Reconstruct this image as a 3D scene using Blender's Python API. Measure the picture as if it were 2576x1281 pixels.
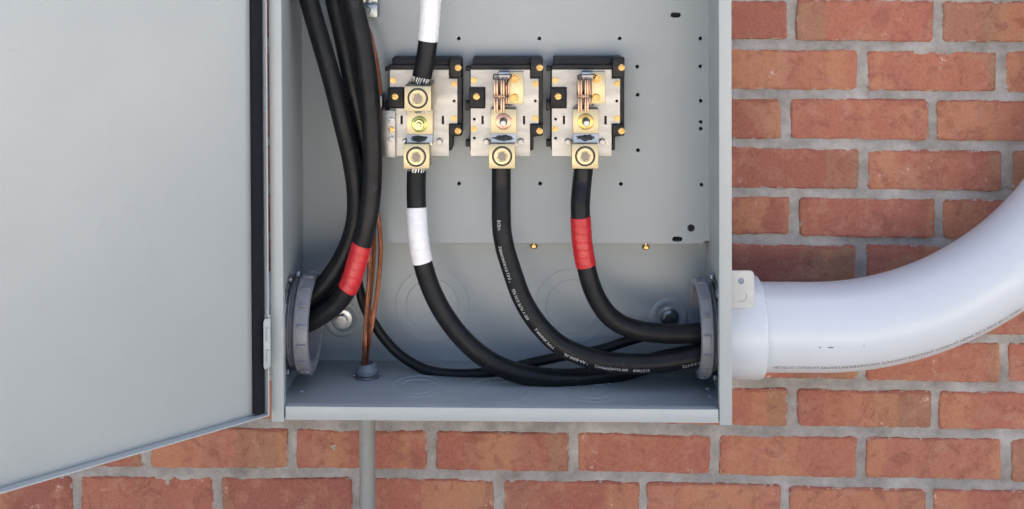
import bpy, bmesh, math, random
import numpy as np
from mathutils import Vector, Matrix, noise

for o in list(bpy.data.objects):
    bpy.data.objects.remove(o)
S = bpy.context.scene
COL = S.collection
R = math.radians

# ------------------------------------------------------------------ camera
YAW, PIT, ROL = -0.02802, -0.012781, -0.0042626
FPX, CXP, CYP = 2864.74, 1245.5, -114.17          # focal length and optical centre, on a 2576 px wide plate
CAM = Vector((0.0, -1.60665, 1.5))
_fw = Vector((math.sin(YAW), math.cos(YAW), 0))
_rt = Vector((math.cos(YAW), -math.sin(YAW), 0))
FWD = _fw * math.cos(PIT) + Vector((0, 0, 1)) * math.sin(PIT)
_up = -_fw * math.sin(PIT) + Vector((0, 0, 1)) * math.cos(PIT)
RGT = _rt * math.cos(ROL) + _up * math.sin(ROL)
UPV = _up * math.cos(ROL) - _rt * math.sin(ROL)
cd = bpy.data.cameras.new('camera')
cam = bpy.data.objects.new('camera', cd); COL.objects.link(cam)
cam.matrix_world = Matrix(((RGT.x, UPV.x, -FWD.x, CAM.x), (RGT.y, UPV.y, -FWD.y, CAM.y), (RGT.z, UPV.z, -FWD.z, CAM.z), (0, 0, 0, 1)))
cd.sensor_fit = 'HORIZONTAL'; cd.sensor_width = 36
cd.lens = 36 * FPX / 2576
cd.shift_x = (1288 - CXP) / 2576
cd.shift_y = (CYP - 640.5) / 2576
cd.clip_start = 0.05; cd.clip_end = 2000
S.camera = cam

# ------------------------------------------------------------------ sky, sun, exposure
SUN_EL, SUN_AZ = R(58), R(35)          # azimuth measured from +Y (behind the wall) towards +X
w = bpy.data.worlds.new('World'); S.world = w; w.use_nodes = True
wn = w.node_tree.nodes; wl = w.node_tree.links
sky = wn.new('ShaderNodeTexSky'); sky.sky_type = 'NISHITA'; sky.sun_disc = False
sky.sun_elevation = SUN_EL; sky.sun_rotation = SUN_AZ
sky.air_density = 0.8; sky.dust_density = 6.5; sky.ozone_density = 0.6
wl.new(sky.outputs[0], wn['Background'].inputs[0]); wn['Background'].inputs[1].default_value = 0.14
sd = bpy.data.lights.new('sun', 'SUN'); sd.energy = 5.0; sd.angle = R(0.5); sd.color = (1, 0.95, 0.86)
sun = bpy.data.objects.new('sun', sd); COL.objects.link(sun)
sdir = Vector((math.cos(SUN_EL) * math.sin(SUN_AZ), math.cos(SUN_EL) * math.cos(SUN_AZ), math.sin(SUN_EL)))
sun.rotation_euler = sdir.to_track_quat('Z', 'Y').to_euler()
sun.location = sdir * 20
vs = S.view_settings
vs.view_transform = 'Standard'; vs.look = 'None'; vs.gamma = 1; vs.use_curve_mapping = False
vs.exposure = 1.9
S.cycles.use_denoising = True
S.cycles.max_bounces = 8; S.cycles.diffuse_bounces = 5; S.cycles.glossy_bounces = 4
S.cycles.caustics_reflective = False; S.cycles.caustics_refractive = False

# ------------------------------------------------------------------ helpers
def ray(dx, dy):
    return (FWD + RGT * ((dx - CXP) / FPX) - UPV * ((dy - CYP) / FPX))
def at(dx, dy, Y):
    r = ray(dx, dy); return CAM + r * ((Y - CAM.y) / r.y)
def atz(dx, dy, Z):
    r = ray(dx, dy); return CAM + r * ((Z - CAM.z) / r.z)
def atx(dx, dy, X):
    r = ray(dx, dy); return CAM + r * ((X - CAM.x) / r.x)

def finish(me, angle=35):
    me.polygons.foreach_set('use_smooth', [True] * len(me.polygons))
    me.set_sharp_from_angle(angle=R(angle)); me.update()

def obj(name, bm, mat, parent=None, angle=35, recalc=True):
    """link a bmesh (world coordinates) as one object; children are stored relative to the parent"""
    if recalc:
        bmesh.ops.recalc_face_normals(bm, faces=bm.faces)
    me = bpy.data.meshes.new(name); bm.to_mesh(me); bm.free()
    me.materials.append(mat); finish(me, angle)
    return link(name, me, parent)
def link(name, me, parent=None):
    o = bpy.data.objects.new(name, me); COL.objects.link(o)
    if parent is not None:
        o.parent = parent
        root = parent
        off = Vector((0, 0, 0))
        while root is not None:
            off += root.location; root = root.parent
        me.transform(Matrix.Translation(-off))
    return o
def tag(o, label=None, cat=None, group=None, kind=None):
    if label: o['label'] = label
    if cat: o['category'] = cat
    if group: o['group'] = group
    if kind: o['kind'] = kind
    return o
def empty(name, loc, label, cat, group=None):
    o = bpy.data.objects.new(name, None); COL.objects.link(o); o.location = loc
    o.empty_display_size = 0.02
    return tag(o, label, cat, group)
def copy_tree(o, parent=None):
    c = o.copy(); COL.objects.link(c); c.parent = parent
    for ch in list(o.children): copy_tree(ch, c)
    return c

def bm_box(bm, x0, x1, y0, y1, z0, z1, bev=0, seg=2):
    b = bmesh.new()
    bmesh.ops.create_cube(b, size=1)
    for v in b.verts:
        v.co = Vector((x0 + (v.co.x + .5) * (x1 - x0), y0 + (v.co.y + .5) * (y1 - y0), z0 + (v.co.z + .5) * (z1 - z0)))
    if bev: bmesh.ops.bevel(b, geom=b.edges[:], offset=bev, segments=seg, profile=0.5, affect='EDGES', clamp_overlap=True)
    merge(bm, b)
def merge(bm, b):
    m = {}
    for v in b.verts: m[v] = bm.verts.new(v.co)
    for f in b.faces:
        try: bm.faces.new([m[v] for v in f.verts])
        except ValueError: pass
    b.free()
def box(x0, x1, y0, y1, z0, z1, bev=0, seg=2):
    bm = bmesh.new(); bm_box(bm, min(x0, x1), max(x0, x1), min(y0, y1), max(y0, y1), min(z0, z1), max(z0, z1), bev, seg); return bm
def bm_prism(bm, pts, a, b, bev=0):
    """pts: list of (x,z) outline; extruded in Y from a to b"""
    t = bmesh.new()
    f = [t.verts.new((x, a, z)) for x, z in pts]; g = [t.verts.new((x, b, z)) for x, z in pts]
    t.faces.new(f); t.faces.new(g[::-1])
    n = len(pts)
    for i in range(n): t.faces.new([f[i], g[i], g[(i + 1) % n], f[(i + 1) % n]])
    bmesh.ops.recalc_face_normals(t, faces=t.faces)
    if bev: bmesh.ops.bevel(t, geom=t.edges[:], offset=bev, segments=2, profile=0.5, affect='EDGES', clamp_overlap=True)
    merge(bm, t)
def bm_side(bm, prof, x0, x1, bev=0):
    """prof: list of (y,z) outline; extruded in X"""
    t = bmesh.new()
    f = [t.verts.new((x0, y, z)) for y, z in prof]; g = [t.verts.new((x1, y, z)) for y, z in prof]
    t.faces.new(f); t.faces.new(g[::-1]); n = len(prof)
    for i in range(n): t.faces.new([f[i], g[i], g[(i + 1) % n], f[(i + 1) % n]])
    bmesh.ops.recalc_face_normals(t, faces=t.faces)
    if bev: bmesh.ops.bevel(t, geom=t.edges[:], offset=bev, segments=2, profile=0.5, affect='EDGES', clamp_overlap=True)
    merge(bm, t)

def bm_lathe(bm, c, axis, prof, seg=28, phase=0.0):
    """prof: (r, h[, hex]); h runs along axis from c; a radius of 0 closes the end"""
    a = Vector(axis).normalized()
    u = a.orthogonal().normalized(); 
    if abs(a.y) > .9: u = Vector((1, 0, 0))
    elif abs(a.z) > .9: u = Vector((1, 0, 0))
    elif abs(a.x) > .9: u = Vector((0, 0, 1))
    v = a.cross(u)
    rings = []
    for p in prof:
        r, h = p[0], p[1]; hx = len(p) > 2 and p[2]
        if r <= 1e-7:
            rings.append([bm.verts.new(c + a * h)]); continue
        ring = []
        for i in range(seg):
            t = 2 * math.pi * i / seg
            rr = r
            if hx:
                tt = (t % (math.pi / 3)) - math.pi / 6
                rr = r * math.cos(math.pi / 6) / math.cos(tt)
            ring.append(bm.verts.new(c + a * h + (u * math.cos(t + phase) + v * math.sin(t + phase)) * rr))
        rings.append(ring)
    for A, B in zip(rings[:-1], rings[1:]):
        if len(A) == 1 and len(B) == 1: continue
        for i in range(seg):
            j = (i + 1) % seg
            if len(A) == 1: bm.faces.new([A[0], B[i], B[j]])
            elif len(B) == 1: bm.faces.new([A[i], A[j], B[0]])
            else: bm.faces.new([A[i], A[j], B[j], B[i]])
def lathe(c, axis, prof, seg=28, phase=0.0):
    bm = bmesh.new(); bm_lathe(bm, Vector(c), axis, prof, seg, phase); return bm

def catmull(pts, n=10):
    P = [np.array(p, float) for p in pts]
    P = [2 * P[0] - P[1]] + P + [2 * P[-1] - P[-2]]
    out = []
    for i in range(1, len(P) - 2):
        p0, p1, p2, p3 = P[i - 1:i + 3]
        for k in range(n):
            t = k / n
            out.append(.5 * ((2 * p1) + (-p0 + p2) * t + (2 * p0 - 5 * p1 + 4 * p2 - p3) * t * t + (-p0 + 3 * p1 - 3 * p2 + p3) * t ** 3))
    out.append(P[-2]); return out
class Path:
    """smooth centreline with a frame whose V axis looks out of the wall (-Y)"""
    def __init__(s, P):
        s.P = [Vector(p) for p in P]
        n = len(s.P); s.T = []; s.V = []; s.W = []; s.L = [0.0]
        for i in range(n):
            t = (s.P[min(i + 1, n - 1)] - s.P[max(i - 1, 0)]).normalized()
            v = Vector((0, -1, 0)); v = (v - t * v.dot(t)).normalized()
            s.T.append(t); s.V.append(v); s.W.append(t.cross(v))
            if i: s.L.append(s.L[-1] + (s.P[i] - s.P[i - 1]).length)
    def frame(s, d):
        d = min(max(d, 0), s.L[-1]); i = max(0, min(len(s.P) - 2, int(np.searchsorted(s.L, d)) - 1))
        t = (d - s.L[i]) / max(1e-9, s.L[i + 1] - s.L[i])
        f = lambda a: a[i].lerp(a[i + 1], t)
        return f(s.P), f(s.T).normalized(), f(s.V).normalized(), f(s.W).normalized()
def bm_tube(bm, path, r, s0=0, s1=None, step=0.004, seg=22, caps=True, rfun=None, phase0=0, twist=None, off=0):
    s1 = path.L[-1] if s1 is None else s1
    n = max(2, int((s1 - s0) / step)); prev = None; first = None
    for k in range(n + 1):
        d = s0 + (s1 - s0) * k / n
        p, t, v, wv = path.frame(d)
        if off:
            a = phase0 + (twist or 0) * d; p = p + (v * math.cos(a) + wv * math.sin(a)) * off
        rr = rfun(d) if rfun else r
        ring = [bm.verts.new(p + (v * math.cos(2 * math.pi * i / seg) + wv * math.sin(2 * math.pi * i / seg)) * rr) for i in range(seg)]
        if prev:
            for i in range(seg): bm.faces.new([prev[i], prev[(i + 1) % seg], ring[(i + 1) % seg], ring[i]])
        else: first = ring
        prev = ring
    if caps: bm.faces.new(first[::-1]); bm.faces.new(prev)
def tube(path, r, **k):
    bm = bmesh.new(); bm_tube(bm, path, r, **k); return bm

def plate_with_holes(name, outline, holes, y0, y1, mat, parent, bev=0.0006):
    """flat sheet in the XZ plane with real holes; outline and holes are (x,z) loops, y0 the front"""
    cu = bpy.data.curves.new('outline', 'CURVE'); cu.dimensions = '2D'; cu.fill_mode = 'BOTH'
    th = abs(y1 - y0); cu.extrude = th / 2 - bev; cu.bevel_depth = bev; cu.bevel_resolution = 1; cu.offset = -bev
    for loop in [outline] + holes:
        sp = cu.splines.new('POLY'); sp.points.add(len(loop) - 1); sp.use_cyclic_u = True
        for p, (x, z) in zip(sp.points, loop): p.co = (x, z, 0, 1)
    tmp = bpy.data.objects.new('outline', cu); COL.objects.link(tmp)
    dg = bpy.context.evaluated_depsgraph_get()
    me = bpy.data.meshes.new_from_object(tmp.evaluated_get(dg))
    bpy.data.objects.remove(tmp); bpy.data.curves.remove(cu)
    ym = (y0 + y1) / 2
    me.transform(Matrix(((1, 0, 0, 0), (0, 0, 1, ym), (0, 1, 0, 0), (0, 0, 0, 1))))
    me.flip_normals(); me.name = name
    bm = bmesh.new(); bm.from_mesh(me); bmesh.ops.remove_doubles(bm, verts=bm.verts, dist=1e-6)
    bpy.data.meshes.remove(me)
    return obj(name, bm, mat, parent, 12)
def circ(x, z, r, n=16): return [(x + r * math.cos(2 * math.pi * i / n), z + r * math.sin(2 * math.pi * i / n)) for i in range(n)]
def slot(x, z, hw, hh, n=6):
    """horizontal rounded slot"""
    o = []
    for s, c in ((1, x + hw - hh), (-1, x - hw + hh)):
        for i in range(n + 1):
            a = -math.pi / 2 + math.pi * i / n
            o.append((c + s * hh * math.cos(a), z + s * hh * math.sin(a)))
    return o
def rect(x0, x1, z0, z1): return [(x0, z0), (x1, z0), (x1, z1), (x0, z1)]

def text_mesh(txt, size):
    cu = bpy.data.curves.new('text', 'FONT'); cu.body = txt; cu.size = size; cu.resolution_u = 2
    tmp = bpy.data.objects.new('text', cu); COL.objects.link(tmp)
    dg = bpy.context.evaluated_depsgraph_get()
    me = bpy.data.meshes.new_from_object(tmp.evaluated_get(dg))
    bpy.data.objects.remove(tmp); bpy.data.curves.remove(cu)
    return me
def text_on_path(txt, size, path, r, s0, dirn, ang, updir, mat, parent, xscale=1.0, keep=1.0, seed=0):
    """lettering wrapped round a tube: starts at arclength s0, runs in direction dirn, letter tops turn towards updir"""
    me = text_mesh(txt, size)
    for v in me.vertices:
        d = s0 + dirn * v.co.x * xscale
        p, t, vv, ww = path.frame(d)
        a = ang + updir * v.co.y / r
        v.co = p + (vv * math.cos(a) + ww * math.sin(a)) * r
    me.materials.clear(); me.materials.append(mat)
    return link('printed_text', me, parent)

# ------------------------------------------------------------------ materials
MATS = {}
def newmat(name):
    m = bpy.data.materials.new(name); m.use_nodes = True
    MATS[name] = m
    return m, m.node_tree.nodes, m.node_tree.links, m.node_tree.nodes['Principled BSDF']
def N(n, t, **k):
    x = n.new(t)
    for a, b in k.items():
        if a in x.inputs: x.inputs[a].default_value = b
        else: setattr(x, a, b)
    return x
def simple(name, col, rough=.5, metal=0, var=.08, scale=60, bump=0.0, bscale=300, spec=.5, roughvar=.1, aniso=None, coat=0):
    m, n, l, b = newmat(name)
    tc = N(n, 'ShaderNodeTexCoord'); mp = N(n, 'ShaderNodeMapping')
    l.new(tc.outputs['Object'], mp.inputs[0])
    if aniso: mp.inputs['Scale'].default_value = aniso
    nz = N(n, 'ShaderNodeTexNoise', Scale=scale, Detail=6.0, Roughness=.6); l.new(mp.outputs[0], nz.inputs['Vector'])
    mr = N(n, 'ShaderNodeMapRange'); mr.inputs['From Min'].default_value = .3; mr.inputs['From Max'].default_value = .7
    mr.inputs['To Min'].default_value = 1 - var; mr.inputs['To Max'].default_value = 1 + var
    l.new(nz.outputs[0], mr.inputs['Value'])
    mx = N(n, 'ShaderNodeVectorMath', operation='SCALE'); mx.inputs[0].default_value = col
    l.new(mr.outputs[0], mx.inputs['Scale']); l.new(mx.outputs[0], b.inputs['Base Color'])
    n2 = N(n, 'ShaderNodeTexNoise', Scale=scale * .37, Detail=4.0); l.new(mp.outputs[0], n2.inputs['Vector'])
    m2 = N(n, 'ShaderNodeMapRange'); m2.inputs['From Min'].default_value = .3; m2.inputs['From Max'].default_value = .7
    m2.inputs['To Min'].default_value = max(.03, rough - roughvar); m2.inputs['To Max'].default_value = min(1, rough + roughvar)
    l.new(n2.outputs[0], m2.inputs['Value']); l.new(m2.outputs[0], b.inputs['Roughness'])
    b.inputs['Metallic'].default_value = metal; b.inputs['Specular IOR Level'].default_value = spec
    b.inputs['Coat Weight'].default_value = coat
    if bump:
        n3 = N(n, 'ShaderNodeTexNoise', Scale=bscale, Detail=3.0); l.new(mp.outputs[0], n3.inputs['Vector'])
        bp = N(n, 'ShaderNodeBump', Strength=bump, Distance=.001); l.new(n3.outputs[0], bp.inputs['Height'])
        l.new(bp.outputs[0], b.inputs['Normal'])
    return m
paint = simple('grey_enamel', (.308, .343, .355), .36, var=.025, scale=9, bump=.10, bscale=420, roughvar=.06)
lip_paint = paint
cable_mat = simple('black_xlpe', (.009, .010, .012), .42, var=.35, scale=45, bump=.12, bscale=160, roughvar=.12, spec=.2)
def dusty(m, col, lo, hi, amt, scale):
    n, l = m.node_tree.nodes, m.node_tree.links; b = n['Principled BSDF']
    src = b.inputs['Base Color'].links[0].from_socket
    g = N(n, 'ShaderNodeNewGeometry'); x = N(n, 'ShaderNodeTexNoise', Scale=scale, Detail=8.0, Roughness=.72); l.new(g.outputs['Position'], x.inputs['Vector'])
    r_ = N(n, 'ShaderNodeMapRange'); r_.interpolation_type = 'SMOOTHSTEP'
    for k, v in zip(('From Min', 'From Max', 'To Min', 'To Max'), (lo, hi, 0, amt)): r_.inputs[k].default_value = v
    l.new(x.outputs[0], r_.inputs['Value'])
    mx = N(n, 'ShaderNodeMix'); mx.data_type = 'RGBA'; l.new(r_.outputs[0], mx.inputs[0]); l.new(src, mx.inputs[6]); mx.inputs[7].default_value = (*col, 1)
    l.new(mx.outputs[2], b.inputs['Base Color'])
dusty(cable_mat, (.07, .07, .075), .58, .72, .30, 38)
dusty(paint, (.25, .265, .27), .60, .74, .30, 24)
white_tape = simple('white_vinyl', (.74, .74, .75), .38, var=.03, scale=120, bump=.15, bscale=250)
red_tape = simple('red_vinyl', (.47, .018, .024), .36, var=.10, scale=120, bump=.2, bscale=220)
black_plastic = simple('black_phenolic', (.009, .009, .010), .45, var=.25, scale=120, bump=.1, bscale=400, spec=.3)
gasket_mat = simple('black_foam', (.009, .011, .015), .85, var=.2, scale=300, bump=.4, bscale=900, spec=.15)
alu = simple('mill_aluminium', (.37, .365, .355), .46, 1, var=.10, scale=35, bump=.06, bscale=200, roughvar=.10, aniso=(1, 1, 4))
zinc = simple('zinc_steel', (.34, .36, .38), .33, 1, var=.12, scale=70, roughvar=.12)
bright_zinc = simple('bright_zinc', (.56, .57, .58), .26, 1, var=.12, scale=70, roughvar=.1)
neck_alu_lit = simple('sky_lit_aluminium', (.66, .65, .62), .55, 1, var=.10, scale=90, roughvar=.08)  # lit copy of the lug metal: sky reflection put into a paler base colour
yellow_alu = simple('tinned_lug', (.46, .405, .265), .42, 1, var=.06, scale=50, bump=.05, bscale=300, roughvar=.08)
lug_top = zinc
brass = simple('brass', (.42, .27, .11), .30, 1, var=.15, scale=160, roughvar=.1)
bronze = simple('jaw_copper', (.52, .35, .25), .30, 1, var=.10, scale=120, roughvar=.1, aniso=(1, 1, .2))
copper = simple('bare_copper', (.33, .14, .08), .46, 1, var=.25, scale=90, roughvar=.1)
dark_steel = simple('spring_steel', (.16, .145, .14), .35, 1, var=.1)
pvc = simple('grey_pvc', (.475, .515, .56), .30, var=.012, scale=30, bump=0, roughvar=.01)
pvc_dull = simple('bushing_pvc', (.185, .195, .22), .40, var=.06, scale=60, bump=.08, bscale=400)
paste = simple('oxide_paste', (.018, .022, .022), .35, var=.4, scale=200, bump=.8, bscale=500)
pipe_grey = simple('pipe_grey', (.21, .22, .215), .45, var=.06, scale=60, bump=.08, bscale=400)
print_white = simple('white_print', (.48, .49, .50), .6, var=.35, scale=500)
print_dark = simple('dark_print', (.10, .10, .11), .6, var=.5, scale=300)
strand_mat = simple('aluminium_strand', (.5, .5, .5), .28, 1, var=.1)
tab_mat = simple('pale_zinc_tab', (.37, .385, .39), .5, .15, var=.05, scale=80)
bore_shade = simple('dark_bore_shade', (.02, .02, .022), .7)  # near-black colour standing in for shade inside holes and grooves

def ground_mat():
    m, n, l, b = newmat('dry_pavement')
    tc = N(n, 'ShaderNodeTexCoord')
    a = N(n, 'ShaderNodeTexNoise', Scale=.7, Detail=8.0); l.new(tc.outputs['Object'], a.inputs['Vector'])
    cr = N(n, 'ShaderNodeValToRGB'); cr.color_ramp.elements[0].color = (.40, .37, .32, 1); cr.color_ramp.elements[1].color = (.58, .54, .48, 1)
    l.new(a.outputs[0], cr.inputs[0]); l.new(cr.outputs[0], b.inputs['Base Color']); b.inputs['Roughness'].default_value = .9
    return m
def brick_mat():
    m, n, l, b = newmat('fired_brick')
    tc = N(n, 'ShaderNodeTexCoord')
    rnd = N(n, 'ShaderNodeAttribute', attribute_name='rnd')
    edge = N(n, 'ShaderNodeAttribute', attribute_name='edge')
    geo = N(n, 'ShaderNodeNewGeometry')
    co = N(n, 'ShaderNodeVectorMath', operation='MULTIPLY_ADD'); l.new(rnd.outputs['Vector'], co.inputs[0])
    co.inputs[1].default_value = (37, 11, 53); l.new(geo.outputs['Position'], co.inputs[2])
    def nz(scale, detail=6., rough=.6, vec=None, dist=0):
        x = N(n, 'ShaderNodeTexNoise', Scale=scale, Detail=detail, Roughness=rough, Distortion=dist); l.new((vec or co).outputs[0], x.inputs['Vector']); return x
    def ramp(src, a, bb, c0=0, c1=1):
        x = N(n, 'ShaderNodeMapRange'); x.interpolation_type = 'SMOOTHSTEP'
        for k, v in zip(('From Min', 'From Max', 'To Min', 'To Max'), (a, bb, c0, c1)): x.inputs[k].default_value = v
        l.new(src, x.inputs['Value']); return x.outputs[0]
    def mix(f, a, bb, blend='MIX'):
        x = N(n, 'ShaderNodeMix'); x.data_type = 'RGBA'; x.blend_type = blend
        if isinstance(f, float): x.inputs[0].default_value = f
        else: l.new(f, x.inputs[0])
        for i, v in ((6, a), (7, bb)):
            if isinstance(v, tuple): x.inputs[i].default_value = (*v, 1)
            else: l.new(v, x.inputs[i])
        return x.outputs[2]
    sep = N(n, 'ShaderNodeSeparateXYZ'); l.new(rnd.outputs['Vector'], sep.inputs[0])
    base = N(n, 'ShaderNodeValToRGB'); e = base.color_ramp
    e.elements[0].color = (.235, .072, .052, 1); e.elements[1].color = (.40, .165, .100, 1)
    x = e.elements.new(.35); x.color = (.335, .110, .074, 1); x = e.elements.new(.7); x.color = (.355, .128, .082, 1)
    l.new(sep.outputs[0], base.inputs[0])
    c = base.outputs[0]
    big = nz(14, 3, .5, dist=.6)
    c = mix(ramp(big.outputs[0], .50, .68, 0, .7), c, (.37, .19, .118))          # sandy orange areas
    mp = N(n, 'ShaderNodeMapping'); mp.inputs['Scale'].default_value = (1.6, 1, .25); l.new(co.outputs[0], mp.inputs[0])
    pl_ = N(n, 'ShaderNodeAttribute', attribute_name='place'); ps = N(n, 'ShaderNodeSeparateXYZ'); l.new(pl_.outputs['Vector'], ps.inputs[0])
    wob = nz(28, 4, .6)
    def math_(op, a, bb, cc=None):
        x = N(n, 'ShaderNodeMath', operation=op)
        for i, v in enumerate((a, bb, cc)):
            if v is None: continue
            if isinstance(v, (int, float)): x.inputs[i].default_value = v
            else: l.new(v, x.inputs[i])
        return x.outputs[0]
    uu = math_('MULTIPLY_ADD', wob.outputs[0], .16, ps.outputs[0])
    # brown flashed end on some bricks, orange band on others
    thr = math_('MULTIPLY_ADD', sep.outputs[1], -.75, 1.32)
    fe_ = ramp(math_('SUBTRACT', uu, thr), 0, .035, 0, .72)
    c = mix(fe_, c, (.255, .150, .088))
    bl = nz(3.2, 2, .5); 
    band = N(n, 'ShaderNodeTexNoise', Scale=2.6, Detail=2.0); cv = N(n, 'ShaderNodeCombineXYZ')
    l.new(uu, cv.inputs[0]); l.new(sep.outputs[0], cv.inputs[1]); l.new(sep.outputs[1], cv.inputs[2])
    cs = N(n, 'ShaderNodeVectorMath', operation='MULTIPLY'); cs.inputs[1].default_value = (1, 40, 40); l.new(cv.outputs[0], cs.inputs[0]); l.new(cs.outputs[0], band.inputs['Vector'])
    c = mix(ramp(band.outputs[0], .52, .58, 0, .6), c, (.42, .190, .100))
    c = mix(ramp(band.outputs[0], .47, .40, 0, .40), c, (.30, .098, .078))
    tw = nz(48, 5, .7); tn = nz(11, 2, .5)
    tt = math_('MULTIPLY_ADD', tw.outputs[0], .13, ps.outputs[1]); tt = math_('MULTIPLY_ADD', tn.outputs[0], .22, tt)
    c = mix(ramp(tt, 1.085, 1.125, 0, .7), c, (.235, .060, .045))                # dark red skin along the upper arris
    med = nz(42, 6, .65, dist=.8)
    c = mix(ramp(med.outputs[0], .48, .66, 0, .65), c, (.21, .066, .048))         # dark red mottling
    pink = nz(30, 5, .7)
    c = mix(ramp(pink.outputs[0], .52, .70, 0, .6), c, (.44, .21, .155))           # pale bloom
    fine = nz(260, 6, .75)
    c = mix(ramp(fine.outputs[0], .25, .75, 0, 1), mix(.26, c, (.09, .035, .025)), mix(.13, c, (.6, .36, .26)))
    pit = N(n, 'ShaderNodeTexVoronoi', Scale=120.0); l.new(co.outputs[0], pit.inputs['Vector'])
    pm = nz(25, 2)
    pf = N(n, 'ShaderNodeMath', operation='MULTIPLY'); l.new(ramp(pit.outputs['Distance'], .08, .16, 1, 0), pf.inputs[0]); l.new(ramp(pm.outputs[0], .56, .64), pf.inputs[1])
    c = mix(math_('MULTIPLY', pf.outputs[0], .45), c, (.14, .06, .045))
    # mortar smears and lime specks
    en = nz(70, 5, .7)
    ef = N(n, 'ShaderNodeMath', operation='MULTIPLY'); l.new(edge.outputs['Fac'], ef.inputs[0]); l.new(ramp(en.outputs[0], .50, .60), ef.inputs[1])
    c = mix(ramp(ef.outputs[0], .35, .7, 0, .75), c, (.42, .37, .33))
    sp = N(n, 'ShaderNodeTexVoronoi', Scale=26.0); l.new(co.outputs[0], sp.inputs['Vector'])
    spn = nz(190, 4, .7)
    sf = N(n, 'ShaderNodeMath', operation='MULTIPLY'); l.new(ramp(sp.outputs['Distance'], .10, .26, 1, 0), sf.inputs[0]); l.new(ramp(spn.outputs[0], .50, .62), sf.inputs[1])
    sf2 = N(n, 'ShaderNodeMath', operation='MULTIPLY'); l.new(sf.outputs[0], sf2.inputs[0]); l.new(ramp(pink.outputs[0], .5, .6), sf2.inputs[1])
    c = mix(sf2.outputs[0], c, (.55, .38, .31))
    c = mix(.04, c, (.42, .27, .22))
    l.new(c, b.inputs['Base Color']); b.inputs['Roughness'].default_value = .88; b.inputs['Specular IOR Level'].default_value = .25
    hs = N(n, 'ShaderNodeMath', operation='ADD'); l.new(fine.outputs[0], hs.inputs[0])
    h2 = N(n, 'ShaderNodeMath', operation='MULTIPLY_ADD'); l.new(pf.outputs[0], h2.inputs[0]); h2.inputs[1].default_value = -1.2; l.new(med.outputs[0], h2.inputs[2])
    l.new(h2.outputs[0], hs.inputs[1])
    bp = N(n, 'ShaderNodeBump', Strength=.55, Distance=.0016); l.new(hs.outputs[0], bp.inputs['Height']); l.new(bp.outputs[0], b.inputs['Normal'])
    return m
def mortar_mat():
    m, n, l, b = newmat('mortar')
    geo = N(n, 'ShaderNodeNewGeometry')
    def nz(s, d=6., r=.65):
        x = N(n, 'ShaderNodeTexNoise', Scale=s, Detail=d, Roughness=r); l.new(geo.outputs['Position'], x.inputs['Vector']); return x
    cr = N(n, 'ShaderNodeValToRGB'); e = cr.color_ramp
    e.elements[0].position = .3; e.elements[0].color = (.17, .158, .146, 1); e.elements[1].position = .70; e.elements[1].color = (.42, .40, .385, 1)
    x = e.elements.new(.5); x.color = (.295, .278, .262, 1)
    a = nz(16, 8, .7); l.new(a.outputs[0], cr.inputs[0])
    f = nz(420, 5)
    mx = N(n, 'ShaderNodeMix'); mx.data_type = 'RGBA'; mx.blend_type = 'OVERLAY'; mx.inputs[0].default_value = .26
    l.new(cr.outputs[0], mx.inputs[6]); l.new(f.outputs[0], mx.inputs[7]); l.new(mx.outputs[2], b.inputs['Base Color'])
    b.inputs['Roughness'].default_value = .93; b.inputs['Specular IOR Level'].default_value = .2
    h = nz(150, 8, .75)
    bp = N(n, 'ShaderNodeBump', Strength=.55, Distance=.002); l.new(h.outputs[0], bp.inputs['Height']); l.new(bp.outputs[0], b.inputs['Normal'])
    return m
ground_m, brick_m, mortar_m = ground_mat(), brick_mat(), mortar_mat()

# ------------------------------------------------------------------ ground
bm = bmesh.new(); v = [bm.verts.new(p) for p in ((-600, -1200, 0), (600, -1200, 0), (600, 3, 0), (-600, 3, 0))]; bm.faces.new(v)
tag(obj('ground', bm, ground_m), kind='structure')

# ------------------------------------------------------------------ brick wall
PB, HB = .2032, .0677
WALL_H = 4.6
wall = empty('brick_wall', (0, 0, 0), 'red brick wall with wide grey mortar joints behind the cabinet', 'wall')
def mortar_mesh():
    """joint surface: fine uneven sheet near the view, slab behind"""
    bm = bmesh.new(); nx, nz_ = 460, 260; x0, x1, z0, z1 = -.76, .88, .60, 1.52
    g = []
    for j in range(nz_ + 1):
        row = []
        for i in range(nx + 1):
            x = x0 + (x1 - x0) * i / nx; z = z0 + (z1 - z0) * j / nz_
            y = .0026 + .0017 * noise.noise(Vector((x * 17, 3.1, z * 17))) + .0012 * noise.noise(Vector((x * 70, 7, z * 70))) + .0008 * noise.noise(Vector((x * 210, 2, z * 210)))
            jj = round((BED0 - z) / HB); tb = (z - bed(jj, x)) / .0065
            if abs(tb) < 1.6: y += .0019 * max(-1, min(1.1, tb)) + .0004 * tb * tb
            if i in (0, nx) or j in (0, nz_): y = .012
            row.append(bm.verts.new((x, y, z)))
        g.append(row)
    for j in range(nz_):
        for i in range(nx): bm.faces.new([g[j][i], g[j][i + 1], g[j + 1][i + 1], g[j + 1][i]])
    bm_box(bm, -6, 6, .0125, .22, 0, WALL_H)
    for a_, b_, c_, d_ in ((-6, x0, 0, WALL_H), (x1, 6, 0, WALL_H), (x0, x1, 0, z0), (x0, x1, z1, WALL_H)): bm_box(bm, a_, b_, .0045, .0123, c_, d_)
    return bm

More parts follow.
